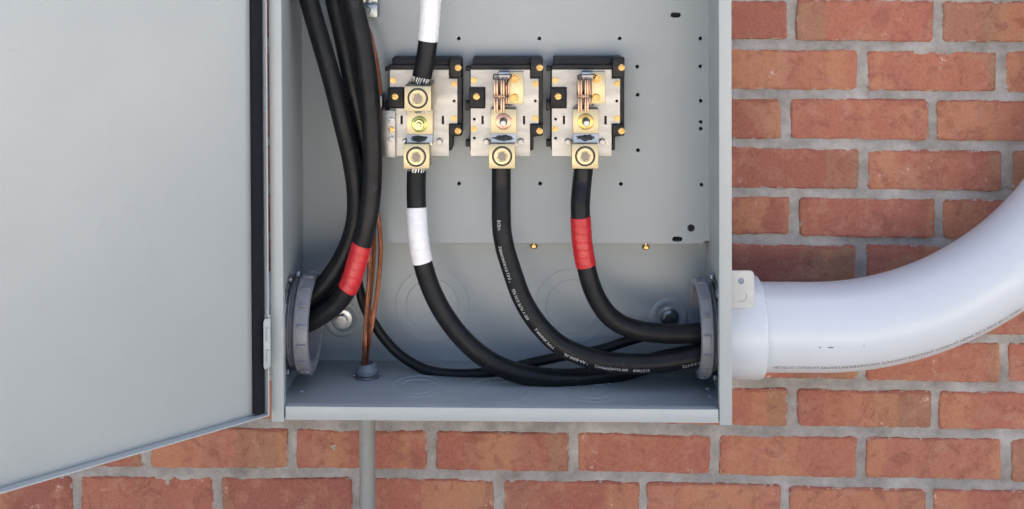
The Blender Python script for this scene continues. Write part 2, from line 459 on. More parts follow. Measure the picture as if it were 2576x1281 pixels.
BEDS = {-1: [(1905, -11), (2543, -8)], 0: [(1905, 111), (2543, 117)], 1: [(1905, 235), (2543, 243)], 2: [(1905, 359), (2543, 368)],
        3: [(1905, 482.5), (2543, 492)], 4: [(1905, 602), (2543, 613)], 5: [(1905, 722), (2543, 733)], 6: [(1905, 842), (2543, 853)],
        7: [(1905, 962.5), (2517, 974)], 8: [(622, 1066), (1357, 1073), (1788, 1083), (2517, 1093)],
        9: [(200, 1190), (995, 1190.5), (1091, 1194), (1522, 1201), (1821, 1207), (2543, 1222)],
        10: [(200, 1312), (995, 1312), (1522, 1322), (1821, 1329), (2543, 1345)]}
BZ = {j: [(at(x, y, 0).x, at(x, y, 0).z) for x, y in l] for j, l in BEDS.items()}
def bed(j, x):
    if -1 <= j <= 10: l = BZ[j]
    else:
        k = -1 if j < -1 else 10
        return bed(k, x) - (j - k) * HB
    if x <= l[0][0]: 
        return l[0][1] + (0.0 if j in (8, 9, 10) else (x - l[0][0]) * -.004)
    return float(np.interp(x, [p[0] for p in l], [p[1] for p in l]))
BED0 = bed(0, .45)
obj('mortar', mortar_mesh(), mortar_m, wall, 60, recalc=False)
PERP = {0: [1991, 2361], 1: [2169, 2521], 2: [1976, 2348], 3: [2171, 2534], 4: [1999, 2364], 5: [2167], 6: [1996, 2361], 7: [2168, 2527], 8: [1994, 2354],
        9: [369, 733.6, 1086, 1443, 1801, 2167, 2532], 10: [190.6, 547, 895, 1257, 1618, 1974, 2340]}
def brick_shape(bm, q, rng, lay_e, lay_r, lay_u, nx=16, ny=6, depth=.03):
    """q: four corners x0l,x0h... as bilinear (bl, br, tr, tl) in (x,z)"""
    sx, rv = rng.uniform(0, 99), (rng.random(), rng.random(), rng.random())
    sag = rng.uniform(-.0005, .0028)
    tilt = (rng.uniform(-.0008, .0008), rng.uniform(-.0006, .0006)); out = rng.uniform(-.0012, .0008)
    us = [0, .006, .014, .03] + [.03 + .94 * i / (nx - 6) for i in range(1, nx - 6)] + [.97, .986, .994, 1]
    vs_ = [0, .02, .05, .11] + [.11 + .78 * i / (ny - 3) for i in range(1, ny - 3)] + [.89, .95, .98, 1]
    grid = []
    for b_, v_ in enumerate(vs_):
        row = []
        for a_, u in enumerate(us):
            x = (1 - v_) * ((1 - u) * q[0][0] + u * q[1][0]) + v_ * ((1 - u) * q[3][0] + u * q[2][0])
            z = (1 - v_) * ((1 - u) * q[0][1] + u * q[1][1]) + v_ * ((1 - u) * q[3][1] + u * q[2][1])
            z -= v_ ** 3 * sag * math.sin(math.pi * u) * .5 + v_ ** 3 * sag * noise.noise(Vector((u * 3 + sx, 1, 1)))
            rim = max(0, 1 - min(u * 202 , (1 - u) * 202, v_ * 57, (1 - v_) * 57) / 6.0)
            nn = Vector((x * 55 + sx, sx, z * 55)); n2 = Vector((x * 190 + sx, sx + 5, z * 190))
            k = rim
            n3 = Vector((x * 420 + sx, sx + 2, z * 420)); x += k * (.0013 * noise.noise(nn) + .0008 * noise.noise(n2) + .0007 * noise.noise(n3)); z += k * (.0015 * noise.noise(nn + Vector((9, 0, 0))) + .0009 * noise.noise(n2 + Vector((4, 0, 0))) + .0008 * noise.noise(n3 + Vector((4, 0, 0))))
            cu, cv = min(u, 1 - u) * .19, min(v_, 1 - v_) * .055      # soften the corners
            if cu < .005 and cv < .005:
                e = (.005 - cu) * (.005 - cv) / .005 * .5 * (1 + noise.noise(Vector((x * 9, sx, z * 9))))
                x += e if u < .5 else -e; z += e if v_ < .5 else -e
            y = out + tilt[0] * (u - .5) * 2 + tilt[1] * (v_ - .5) * 2 + .0008 * noise.noise(nn * .4) + .0004 * noise.noise(n2)
            y += .0045 * max(0, 1 - min(u * 202, (1 - u) * 202, v_ * 57, (1 - v_) * 57) / 2.0) ** 1.4 + .0012 * rim * max(0, noise.noise(n2 * .7 + Vector((0, 8, 0))))
            vt = bm.verts.new((x, y, z)); vt[lay_e] = rim; vt[lay_r] = rv; vt[lay_u] = (u if rv[2] > .5 else 1 - u, v_, 0)
            row.append(vt)
        grid.append(row)
    ny_, nx_ = len(vs_), len(us)
    for j in range(ny_ - 1):
        for i in range(nx_ - 1): bm.faces.new([grid[j][i], grid[j][i + 1], grid[j + 1][i + 1], grid[j + 1][i]])
    loop = grid[0] + [r[-1] for r in grid[1:]] + grid[-1][-2::-1] + [r[0] for r in grid[-2:0:-1]]
    back = []
    for p in loop:
        t = bm.verts.new((p.co.x, depth, p.co.z)); t[lay_e] = 1; t[lay_r] = rv; t[lay_u] = p[lay_u]; back.append(t)
    n_ = len(loop)
    for i in range(n_): bm.faces.new([loop[(i + 1) % n_], loop[i], back[i], back[(i + 1) % n_]])
def new_brick_bm():
    bm = bmesh.new(); return bm, bm.verts.layers.float.new('edge'), bm.verts.layers.float_vector.new('rnd'), bm.verts.layers.float_vector.new('place')
rng = random.Random(11)
far, fe, fr, fu = new_brick_bm()
JH = .0056
for j in range(-9, 19):
    xs = sorted(at(x, 60 + 122 * j, 0).x for x in PERP.get(j, []))
    if not xs:
        xs = [(.0612 if j % 2 else -.0398) + rng.uniform(-.006, .006)]
    while xs[0] > -1.25: xs.insert(0, xs[0] - PB + rng.uniform(-.004, .004))
    while xs[-1] < 1.45: xs.append(xs[-1] + PB + rng.uniform(-.004, .004))
    for a, b in zip(xs[:-1], xs[1:]):
        g0, g1 = JH + rng.uniform(-.0012, .0016), JH + rng.uniform(-.0012, .0016)
        hb, ht = JH + rng.uniform(-.0012, .0012), JH + rng.uniform(-.0014, .0010)
        l, r = a + g0, b - g1
        sl = [rng.uniform(-.0012, .0012) for _ in range(4)]
        q = [(l + sl[0], bed(j, l) + hb), (r + sl[1], bed(j, r) + hb), (r - sl[1], bed(j - 1, r) - ht), (l - sl[0], bed(j - 1, l) - ht)]
        near = -1 <= j <= 11 and r > -.80 and l < .86
        if near:
            bm, le, lr, lu = new_brick_bm(); brick_shape(bm, q, rng, le, lr, lu, nx=46, ny=13)
            obj('brick', bm, brick_m, wall, 60, recalc=False)
        else:
            brick_shape(far, q, rng, fe, fr, fu, nx=10, ny=6)
tag(obj('outer_bricks', far, brick_m, wall, 60, recalc=False), kind='stuff')

# ------------------------------------------------------------------ cabinet
X0, X1, ZB, ZT = -.31966, .24985, .90514, 1.78
YF, YB, T = -.205, -.012, .002
YP = -.045                                     # face of the mounting panel
cab = empty('electrical_cabinet', ((X0 + X1) / 2, (YF + YB) / 2, ZB), 'grey painted steel wiring cabinet hanging open on the brick wall', 'cabinet')
pc = at(1743, 821, -.1); CY_, CZ_ = -.1, pc.z       # conduit axis
lc = at(735, 815, -.1); LZ = at(770, 812, -.1).z
def side_plate(name, x, zc, yc, r):
    """side wall with a real conduit hole, built in the XZ sheet then turned"""
    o = plate_with_holes(name, rect(-YB + .0, -YF, ZB, ZT), [circ(-yc, zc, r, 32)], 0, T, paint, None)
    me = o.data
    me.transform(Matrix(((0, 1, 0, 0), (-1, 0, 0, 0), (0, 0, 1, 0), (0, 0, 0, 1))))   # (x,y,z)->(y,-x,z)
    me.transform(Matrix.Translation((x, 0, 0)))
    me.transform(Matrix.Translation(-cab.location)); o.parent = cab
    return o
side_plate('side_wall', X0, LZ, CY_, .050)
side_plate('side_wall', X1 - T, CZ_, CY_, .050)
# back sheet
obj('back_panel', box(X0 + T, X1 - T, YB, YB + T, ZB, ZT), paint, cab)
back = cab.children[-1]
fl = atz(923, 946, ZB + T)                      # small conduit through the floor
bot = obj('bottom_panel', box(X0 + T, X1 - T, YF, YB, ZB, ZB + T, .0006), paint, cab)
obj('top_panel', box(X0 + T, X1 - T, YF, YB, ZT - T, ZT), paint, cab)
LW = .0155
for xa, xb, s in ((X0, X0 + LW, 1), (X1 - LW, X1, -1)):
    bm = bmesh.new(); bm_box(bm, xa, xb, YF - .0022, YF, ZB - .003, ZT, .0009)
    xi = xb if s > 0 else xa
    bm_box(bm, xi - (.002 if s > 0 else 0), xi + (.0 if s > 0 else .002), YF + .0004, YF + .009, ZB + .018, ZT)
    obj('side_lip', bm, lip_paint, cab)
bm = bmesh.new(); bm_box(bm, X0 + LW + .0018, X1 - LW - .0012, YF - .0018, YF, ZB - .0005, ZB + .0165, .0008)
bm_box(bm, X0 + LW + .003, X1 - LW - .003, YF + .0003, YF + .008, ZB + .0146, ZB + .0164)
obj('bottom_lip', bm, lip_paint, cab)
obj('top_lip', box(X0 + LW, X1 - LW, YF - .0018, YF, ZT - .017, ZT, .0008), lip_paint, cab)
# faint concentric knockouts
def ring_bm(c, axis, r, wdt=.0011, h=.0005):
    bm = bmesh.new(); bm_lathe(bm, c, axis, [(r - wdt, 0), (r - wdt * .4, h), (r + wdt * .4, h), (r + wdt, 0)], 56); return bm
for dx, dy, rs in ((1088, 768, (.052, .037)), (1440, 770, (.052, .037))):
    for r in rs: obj('knockout_ring', ring_bm(at(dx, dy, YB), (0, -1, 0), r), paint, back)
for dx, dy, rs in ((1052, 972, (.036, .024)), (1258, 986, (.048, .034)), (1489, 984, (.036, .024))):
    for r in rs: obj('knockout_ring', ring_bm(atz(dx, dy, ZB + T), (0, 0, 1), r, .0011, .0006), paint, bot)
# floor weld bumps
for dx, dy in ((757, 985), (1788, 998), (1780, 978)):
    obj('weld_bump', lathe(atz(dx, dy, ZB + T), (0, 0, 1), [(.0035, 0), (.003, .0012), (.0015, .0018), (0, .002)], 14), paint, bot)
# wall fixing bolts
def fixing(dx, dy, rw, shiny):
    c = at(dx, dy, YB)
    d = obj('dimple', lathe(c, (0, -1, 0), [(.0265, 0), (.0245, .0016), (.0225, .0022), (.0185, .0016), (.0165, .0002)], 36), paint, back)
    wsh = obj('washer', lathe(c, (0, -1, 0), [(rw, 0), (rw, .002), (rw - .001, .003), (.006, .0034), (0, .0034)], 30), bright_zinc, back)
    b = obj('bolt_head', lathe(c + Vector((0, -.0034, 0)), (0, -1, 0), [(.0088, 0, 1), (.0088, .006, 1), (.0076, .0075), (0, .0076)], 36, .3), bright_zinc if shiny else zinc, back)
fixing(862, 803, .0148, True); fixing(1683, 797, .0135, False)

# mounting panel with punched holes
pl = at(905, 300, YP).x; pr = at(1788, 300, YP).x; pb = at(1400, 613, YP).z
holes = []
for x, y in ((1154, 97), (1357, 97), (1559, 97), (1762, 97), (1603, 168), (1762, 167), (1604, 239), (1763, 254), (1763, 307), (1763, 324), (1605, 378),
             (1155, 462), (1359, 462), (1562, 463), (1765, 465), (1061, 45)):
    p = at(x, y, YP); holes.append(circ(p.x, p.z, .0024, 14))
p = at(1739, 574, YP); holes.append(circ(p.x, p.z, .0050, 20))
for x, y in ((1700, 38), (1704, 602)):
    p = at(x, y, YP); holes.append(slot(p.x, p.z, .0068, .0034))
pn = .009
mp_ = plate_with_holes('mounting_panel', [(pl, pb), (pr - pn, pb), (pr - pn, pb + .004), (pr, pb + .004), (pr, ZT - .03), (pl, ZT - .03)], holes, YP, YP + .0022, paint, cab)
bm = bmesh.new(); bm_box(bm, pr - .0022, pr - .0002, YP + .0024, YB - .0005, pb + .006, ZT - .03)
obj('flange_or_baffle', bm, paint, mp_)
obj('flange_or_baffle', box(pl + .003, pr - .014, YP + .0024, YB - .006, pb + .0012, pb + .0030), paint, mp_)  # added unseen strip along the bottom, blocks light so the slots stay dark
obj('flange_or_baffle', box(pl, pl + .002, YP + .0024, YB - .0005, pb + .006, ZT - .03), paint, mp_)
obj('standoff', box(pr - .012, pr - .010, YP + .012, YB - .0003, pb - .010, pb + .03), paint, mp_)
for x, y in ((1343, 626), (1625, 629)):
    c = at(x, y, YP + .010)
    bm = lathe(c + Vector((0, 0, .012)), (0, 0, -1), [(.0030, 0), (.0030, .006), (.0052, .006, 1), (.0052, .0095, 1), (.0032, .0112), (0, .0114)], 24)
    obj('panel_screw', bm, brass, mp_)
p = at(1639, 258, YP)
bm = bmesh.new(); bm_prism(bm, [(p.x - .0042, p.z + .002), (p.x - .0005, p.z + .0024), (p.x + .0022, p.z - .0006), (p.x + .0038, p.z - .0010), (p.x + .002, p.z - .0024), (p.x - .0012, p.z - .0012)], YP - .0003, YP + .0002)
obj('paint_chip', bm, tab_mat, mp_)

# padlock tab on the right side
p0, p1 = at(1838, 680, -.186), at(1897, 775, -.186)
ZA, ZC = p1.z, p0.z
def rrect(x0, x1, z0, z1, r, n=6):
    o = []
    for cx, cz, a0 in ((x1 - r, z1 - r, 0), (x0 + .0001, z1 - .0001, 90), (x0 + .0001, z0 + .0001, 180), (x1 - r, z0 + r, 270)):
        rr = r if cx > x0 + .001 else .0001
        for i in range(n + 1):
            a = R(a0 + 90 * i / n); o.append((cx + rr * math.cos(a), cz + rr * math.sin(a)))
    return o
h1, h2 = at(1863, 706, -.186), at(1863, 744, -.186)
tab = plate_with_holes('padlock_tab', rrect(X1 + .0003, p1.x, ZA, ZC, .006), [circ(h1.x, h1.z, .0036, 20), circ(h2.x, h2.z, .0070, 24)], -.188, -.185, tab_mat, cab)
obj('tab_plug', lathe(Vector((h2.x, -.1868, h2.z)), (0, -1, 0), [(.0069, -.001), (.0069, .0004), (0, .0006)], 24), tab_mat, tab)
tag(tab, 'pale padlock tab with two round holes')

# ---- door, swung open to the left: a pan with turned-in edges
hp = at(678, 1047, YF - .012)                   # lower hinge corner
dp = atz(0, 1244, hp.z)                         # where the lower edge leaves the frame
du = Vector((dp.x - hp.x, dp.y - hp.y, 0)).normalized()
dn = Vector((du.y * -1, du.x, 0))
if dn.y > 0: dn = -dn                           # inside of the door, facing the viewer
DW, DZ0, DZ1, LIP = X1 - X0 + .006, hp.z, ZT + .003, .014
def dloc(a, h, z): return hp - dn * LIP + du * a + dn * h + Vector((0, 0, z - hp.z))
def dbox(a0, a1, h0, h1, z0, z1, bev=0):
    bm = box(a0, a1, h0, h1, z0, z1, bev)
    for v in bm.verts: v.co = dloc(v.co.x, v.co.y, v.co.z)
    return bm
door = obj('door', dbox(0, DW, 0, .0018, DZ0, DZ1, .0006), paint, cab)
EW = .0017
obj('door_edge', dbox(0, EW, .0018, LIP, DZ0 + EW, DZ1 - EW), paint, door)
obj('door_edge', dbox(DW - EW, DW, .0018, LIP, DZ0 + EW, DZ1 - EW), paint, door)
obj('door_edge', dbox(0, DW, .0018, LIP, DZ0, DZ0 + EW, .0004), paint, door)
obj('door_edge', dbox(0, DW, .0018, LIP, DZ1 - EW, DZ1), paint, door)
obj('gasket', dbox(.0035, .0175, .0018, .0085, DZ0 + .004, DZ1 - .006, .001), gasket_mat, door)
# hinge
def hinge(za, zb):
    hx, hy = X0 - .0052, YF + .000
    bm = bmesh.new()
    n = 5; hgt = (zb - za) / n
    for k in range(n):
        bm_lathe(bm, Vector((hx, hy - .003, za + k * hgt + .0006)), (0, 0, 1), [(0, 0), (.0048, 0), (.0052, .0006), (.0052, hgt - .0018), (.0048, hgt - .0012), (0, hgt - .0012)], 18)
    h = obj('hinge', bm, paint, cab)
    xl, xr = at(663, 850, YF - .016).x, at(680.5, 850, YF - .016).x
    bm = bmesh.new()
    bm_prism(bm, [(xl + .001, za), (xr, za + .004), (xr, zb - .002), (xl + .002, zb - .002), (xl, zb - .006), (xl, za + .004)], YF - .0165, YF - .0145, .0003)
    obj('hinge_leaf', bm, paint, h)
    for f0, f1 in ((.13, .38), (.55, .80)):
        z0_, z1_ = za + (zb - za) * f0, za + (zb - za) * f1
        obj('hinge_knuckle', lathe((xr - .0026, YF - .0158, z0_), (0, 0, 1), [(0, 0), (.0026, 0), (.0030, .0005), (.0030, z1_ - z0_ - .0005), (.0026, z1_ - z0_), (0, z1_ - z0_)], 18), paint, h)
hz0, hz1 = at(672, 918, YF).z, at(672, 787, YF).z
hinge(hz0, hz1); hinge(hz0 + .62, hz1 + .62)

# ------------------------------------------------------------------ conduits and bushings
RP = .0572
def bushing_set(name, xs_wall, xa, xb, zc, inward, label):
    """threaded hub, steel locknut and ribbed plastic bushing on the inside of a side wall; inward = +1 or -1 along X"""
    root = empty(name, (xs_wall, CY_, zc), label, 'conduit bushing', 'plastic conduit bushings inside the cabinet')
    c = Vector((xs_wall, CY_, zc)); ax = (inward, 0, 0)
    d0, d1 = abs(xa - xs_wall), abs(xb - xs_wall); d0, d1 = min(d0, d1), max(d0, d1)
    # thread
    prof = [(.0485, -.001)]; h = -.001
    prof.append((.0545, -.001))
    while h < d0: prof += [(.0555, h), (.0570, h + .0015)]; h += .003
    prof += [(.0560, d1 - .003), (.0490, d1 - .003), (.0485, -.001)]
    obj('threaded_hub', lathe(c, ax, prof, 48), pvc_dull, root)
    # locknut
    bm = lathe(c, ax, [(.056, .0003), (.0615, .0003), (.0625, .0022), (.0625, .0040), (.0600, .0052), (.0572, .0052)], 48)
    for k in range(8):
        a = 2 * math.pi * k / 8 + .2
        b = bmesh.new(); bm_box(b, -.0060, .0060, -.004, .003, 0.0004, .0062, .0008)
        m = Matrix.Translation(c) @ Matrix.Rotation(inward * math.pi / 2, 4, 'Y') @ Matrix.Rotation(a, 4, 'Z') @ Matrix.Translation((0, .0645, 0))
        for v in b.verts: v.co = m @ v.co
        merge(bm, b)
    obj('locknut', bm, zinc, root)
    # bushing ring
    ro, ri = .0645, .0530
    obj('bushing_ring', lathe(c, ax, [(ro - .0008, d0), (ro, d0 + .001), (ro, d0 + .004), (ro - .0012, d0 + .005), (ro - .0014, d1 - .004), (ro - .002, d1 - .001), (ro - .004, d1), (ri + .002, d1),
                                      (ri, d1 - .002), (ri, d0 + .002), (ri + .001, d0), (ro - .0008, d0)], 72), pvc_dull, root)
    ring = root.children[-1]
    for k in range(16):
        a = 2 * math.pi * (k + .35) / 16
        b = bmesh.new(); bm_box(b, -.0015, .0015, -.001, .0028, d0 + .0045, d1 - .002, .0005)
        m = Matrix.Translation(c) @ Matrix.Rotation(inward * math.pi / 2, 4, 'Y') @ Matrix.Rotation(a, 4, 'Z') @ Matrix.Translation((0, ro - .0012, 0))
        for v in b.verts: v.co = m @ v.co
        obj('rib', b, pvc_dull, ring)
    return root
bushing_set('conduit_bushing', X0 + T, at(736, 815, -.164).x, at(772, 815, -.164).x, LZ, 1, 'grey ribbed plastic bushing on the left side wall with the thick cable bundle')
bushing_set('conduit_bushing', X1 - T, at(1767, 827, -.164).x, at(1797, 827, -.164).x, CZ_, -1, 'grey ribbed plastic bushing on the right side wall beside the bent conduit')

def elbow_path(x_start, x_bend, zc, sgn, r=.406, tail=.35):
    P = [Vector((x_start + (x_bend - x_start) * i / 14, CY_, zc)) for i in range(14)]
    for i in range(61):
        a = math.pi / 2 * i / 60; P.append(Vector((x_bend + sgn * r * math.sin(a), CY_, zc + r * (1 - math.cos(a)))))
    for i in range(1, 8): P.append(P[74] + Vector((0, 0, tail * i / 7)))
    return Path(P)
con = empty('conduit_elbow', (X1, CY_, CZ_), 'thick pale grey plastic conduit sweeping up from the cabinet side', 'conduit')
cpl_end = at(1936, 815, CY_ - .064).x - X1
obj('adapter', lathe((X1, CY_, CZ_), (1, 0, 0), [(.050, .0004), (.0640, .0004), (.0655, .0015), (.0660, .012), (.0660, cpl_end - .006), (.0648, cpl_end - .0012), (.0620, cpl_end), (.0560, cpl_end)], 72), pvc, con)
xb = at(2050, 815, CY_).x
EP = elbow_path(X1 + .0005, xb, CZ_, 1)
obj('bend', tube(EP, RP, step=.012, seg=64, caps=False), pvc, con)
bend = con.children[-1]
# print along the lower front of the bend
s_start = at(1937, 912, -.125).x - X1 - .0005
TXT = 'METALLIC CONDUIT ABOVE/UNDERGROUND SUNLIGHT RESISTANT CONDUIT NEMA TC-2 MAX 90°C WIRE - C - 1000V UL10000  RIGID NONMETALLIC CONDUIT'
E_ANG = 45
# frame: V looks to the viewer, W = T x V ; find which turn lowers the point
_p, _t, _v, _w = EP.frame(.1); SGN = 1 if _w.z < 0 else -1
text_on_path(TXT, .0092, EP, RP + .0002, s_start, 1, SGN * R(E_ANG), -SGN, print_dark, bend, xscale=.68)
# scuffs
for dx, dy, ln in ((2085, 867, .0085), (2058, 868, .003), (2167, 883, .0015)):
    s = at(dx, dy, -.15).x - X1
    a = SGN * R(7)
    bm = bmesh.new(); prev = None
    for k in range(7):
        p, t, v, w_ = EP.frame(s + (k / 6 - .5) * ln); hw = .0009 * math.sin(math.pi * (k + .4) / 6.8)
        q = [bm.verts.new(p + (v * math.cos(a + e * hw / RP) + w_ * math.sin(a + e * hw / RP)) * (RP + .00025)) for e in (-1, 1)]
        if prev: bm.faces.new([prev[0], prev[1], q[1], q[0]])
        prev = q
    obj('scuff', bm, print_dark, bend)
# stub outside the left wall, behind the door
st = empty('conduit_stub', (X0, CY_, LZ), 'grey conduit adapter on the outside of the hinge side, behind the open door', 'conduit')
obj('adapter', lathe((X0, CY_, LZ), (-1, 0, 0), [(.050, .0004), (.0640, .0004), (.0655, .0015), (.0660, .012), (.0660, .046), (.0620, .052), (.0560, .052)], 48), pvc, st)
obj('pipe', lathe((X0, CY_, LZ), (-1, 0, 0), [(.0500, .001), (.0572, .001), (.0572, .16), (.0505, .16), (0, .155)], 48), pvc, st)

# small conduit under the cabinet, with its nut on the floor
sc_ = empty('ground_conduit', (fl.x, fl.y, .02), 'thin grey vertical conduit running down the wall below the cabinet', 'conduit')
obj('pipe', lathe((fl.x, fl.y, .0), (0, 0, 1), [(.0109, 0), (.0109, ZB - .0002), (.0085, ZB - .0002)], 28), pipe_grey, sc_)
nb = empty('floor_bushing', (fl.x, fl.y, ZB + T), 'small grey conduit bushing on the cabinet floor around the copper wires', 'conduit bushing')
c = Vector((fl.x, fl.y, ZB + T))
obj('collar', lathe(c, (0, 0, 1), [(.0135, .003), (.0150, .0045), (.0150, .010), (.0130, .0125), (.0125, .0175), (.0115, .0185), (.0090, .0185), (.0085, .0170), (.0085, .002)], 32), pvc_dull, nb)
bm = lathe(c, (0, 0, 1), [(.0100, .0004), (.0165, .0004), (.0168, .0012), (.0168, .0026), (.0155, .0034), (.0110, .0034)], 36)
for k in range(8):
    b = bmesh.new(); bm_box(b, -.0030, .0030, 0, .0032, .0004, .0036, .0005)
    m = Matrix.Translation(c) @ Matrix.Rotation(2 * math.pi * k / 8 + .2, 4, 'Z') @ Matrix.Translation((0, .0158, 0))
    for v in b.verts: v.co = m @ v.co
    merge(bm, b)
obj('locknut', bm, zinc, nb)

# ------------------------------------------------------------------ terminal blocks
def bz(zx, zy, Y): return at((1350 + zx / 2.911) / 1.1708, (120 + zy / 2.911) / 1.1708, Y)
def cz(zx, zy, Y): return at((1000 + zx / 2.288) / 1.1708, (zy / 2.288) / 1.1708, Y)
YBF, YPL = -.079, -.0832                         # base face, plate face
def slotted(c, r, ang, h=.0022):
    """cheese head with a real slot"""
    bm = bmesh.new()
    bm_lathe(bm, c, (0, -1, 0), [(r * 1.02, 0), (r * 1.02, h * .45), (0, h * .45)], 24)
    for s in (0, 1):
        pts = []
        a0 = math.asin(.16)
        for i in range(13):
            a = a0 + (math.pi - 2 * a0) * i / 12
            x, z = r * math.cos(a), r * math.sin(a)
            if s: x, z = -x, -z
            pts.append((c.x + x * math.cos(ang) - z * math.sin(ang), c.z + x * math.sin(ang) + z * math.cos(ang)))
        bm_prism(bm, pts, c.y - h * .44, c.y - h, .0002)
    return bm
def hexhead(c, r, h, phase=0.2, ax=(0, -1, 0)):
    return lathe(c, ax, [(r * 1.18, 0), (r * 1.18, h * .15), (r, h * .16, 1), (r, h * .8, 1), (r * .85, h), (r * .5, h), (r * .45, h * .9), (0, h * .9)], 36, phase)
def set_screw(c, ro):
    return lathe(c, (0, -1, 0), [(ro * 1.02, .0002), (ro * 1.02, -.0015), (ro * .93, -.0015), (ro * .92, .0012), (ro * .86, .0020), (ro * .58, .0020), (ro * .54, .0012),
                                 (ro * .50, .0010, 1), (ro * .48, .0001, 1)], 48, .2)
def lug_screw(c, ro, parent):
    s_ = obj('set_screw', set_screw(c, ro), yellow_alu, parent)
    return s_
def socket_shade(c, ro, parent):
    obj('socket_shade_disc', lathe(c + Vector((0, -.0003, 0)), (0, -1, 0), [(ro * .52, 0, 1), (ro * .3, .0002), (0, .0003)], 36, .2), dark_steel, parent)  # flat dark disc on the solid barrel, painting the shade of the hex recess
    obj('gap_shade_ring', lathe(c, (0, -1, 0), [(ro * .94, .0001), (ro * 1.08, .0004), (ro * 1.10, .0001)], 40), bore_shade, parent)  # dark ring painting the shade of the groove round the screw
def paste_bm(p0, p1, Y, seed):
    """smear of dark compound: uneven lens with a ragged rim"""
    bm = bmesh.new(); cx, cz_ = (p0.x + p1.x) / 2, (p0.z + p1.z) / 2; hx, hz_ = abs(p1.x - p0.x) / 2, abs(p1.z - p0.z) / 2
    rings = []
    for k in range(7):
        ring = []
        for i in range(40):
            a = 2 * math.pi * i / 40; rag = 1 + .42 * noise.noise(Vector((math.cos(a) * 3 + seed, math.sin(a) * 3, seed))) + .12 * noise.noise(Vector((math.cos(a) * 9, math.sin(a) * 9 + seed, 2)))
            f = k / 6
            x, z = cx + hx * f * rag * math.cos(a), cz_ + hz_ * f * rag * math.sin(a)
            y = Y(z) - .0003 - .0011 * (1 - f ** 2) * (1 + .9 * noise.noise(Vector((x * 600, seed, z * 600)))) + (.0006 if k == 6 else 0)
            ring.append(bm.verts.new((x, y, z)))
        rings.append(ring)
    for A, B in zip(rings[:-1], rings[1:]):
        for i in range(40): bm.faces.new([A[i], A[(i + 1) % 40], B[(i + 1) % 40], B[i]])
    bmesh.ops.remove_doubles(bm, verts=bm.verts, dist=1e-6)
    return bm
def strands_bm(p0, p1, spread, n=13, seed=0, r=.0011):
    bm = bmesh.new(); rg = random.Random(seed); ax = (p1 - p0)
    for k in range(n):
        a = 2 * math.pi * k / n + rg.uniform(-.1, .1); rr = spread * (1 if k % 3 else .72)
        a2 = a + .35
        s = p0 + Vector((math.cos(a) * rr, math.sin(a) * rr, 0)); e = p1 + Vector((math.cos(a2) * rr, math.sin(a2) * rr, 0))
        bm_lathe(bm, s, e - s, [(0, 0), (r * 1.3, 0), (r * 1.3, (e - s).length), (0, (e - s).length)], 8)
    return bm

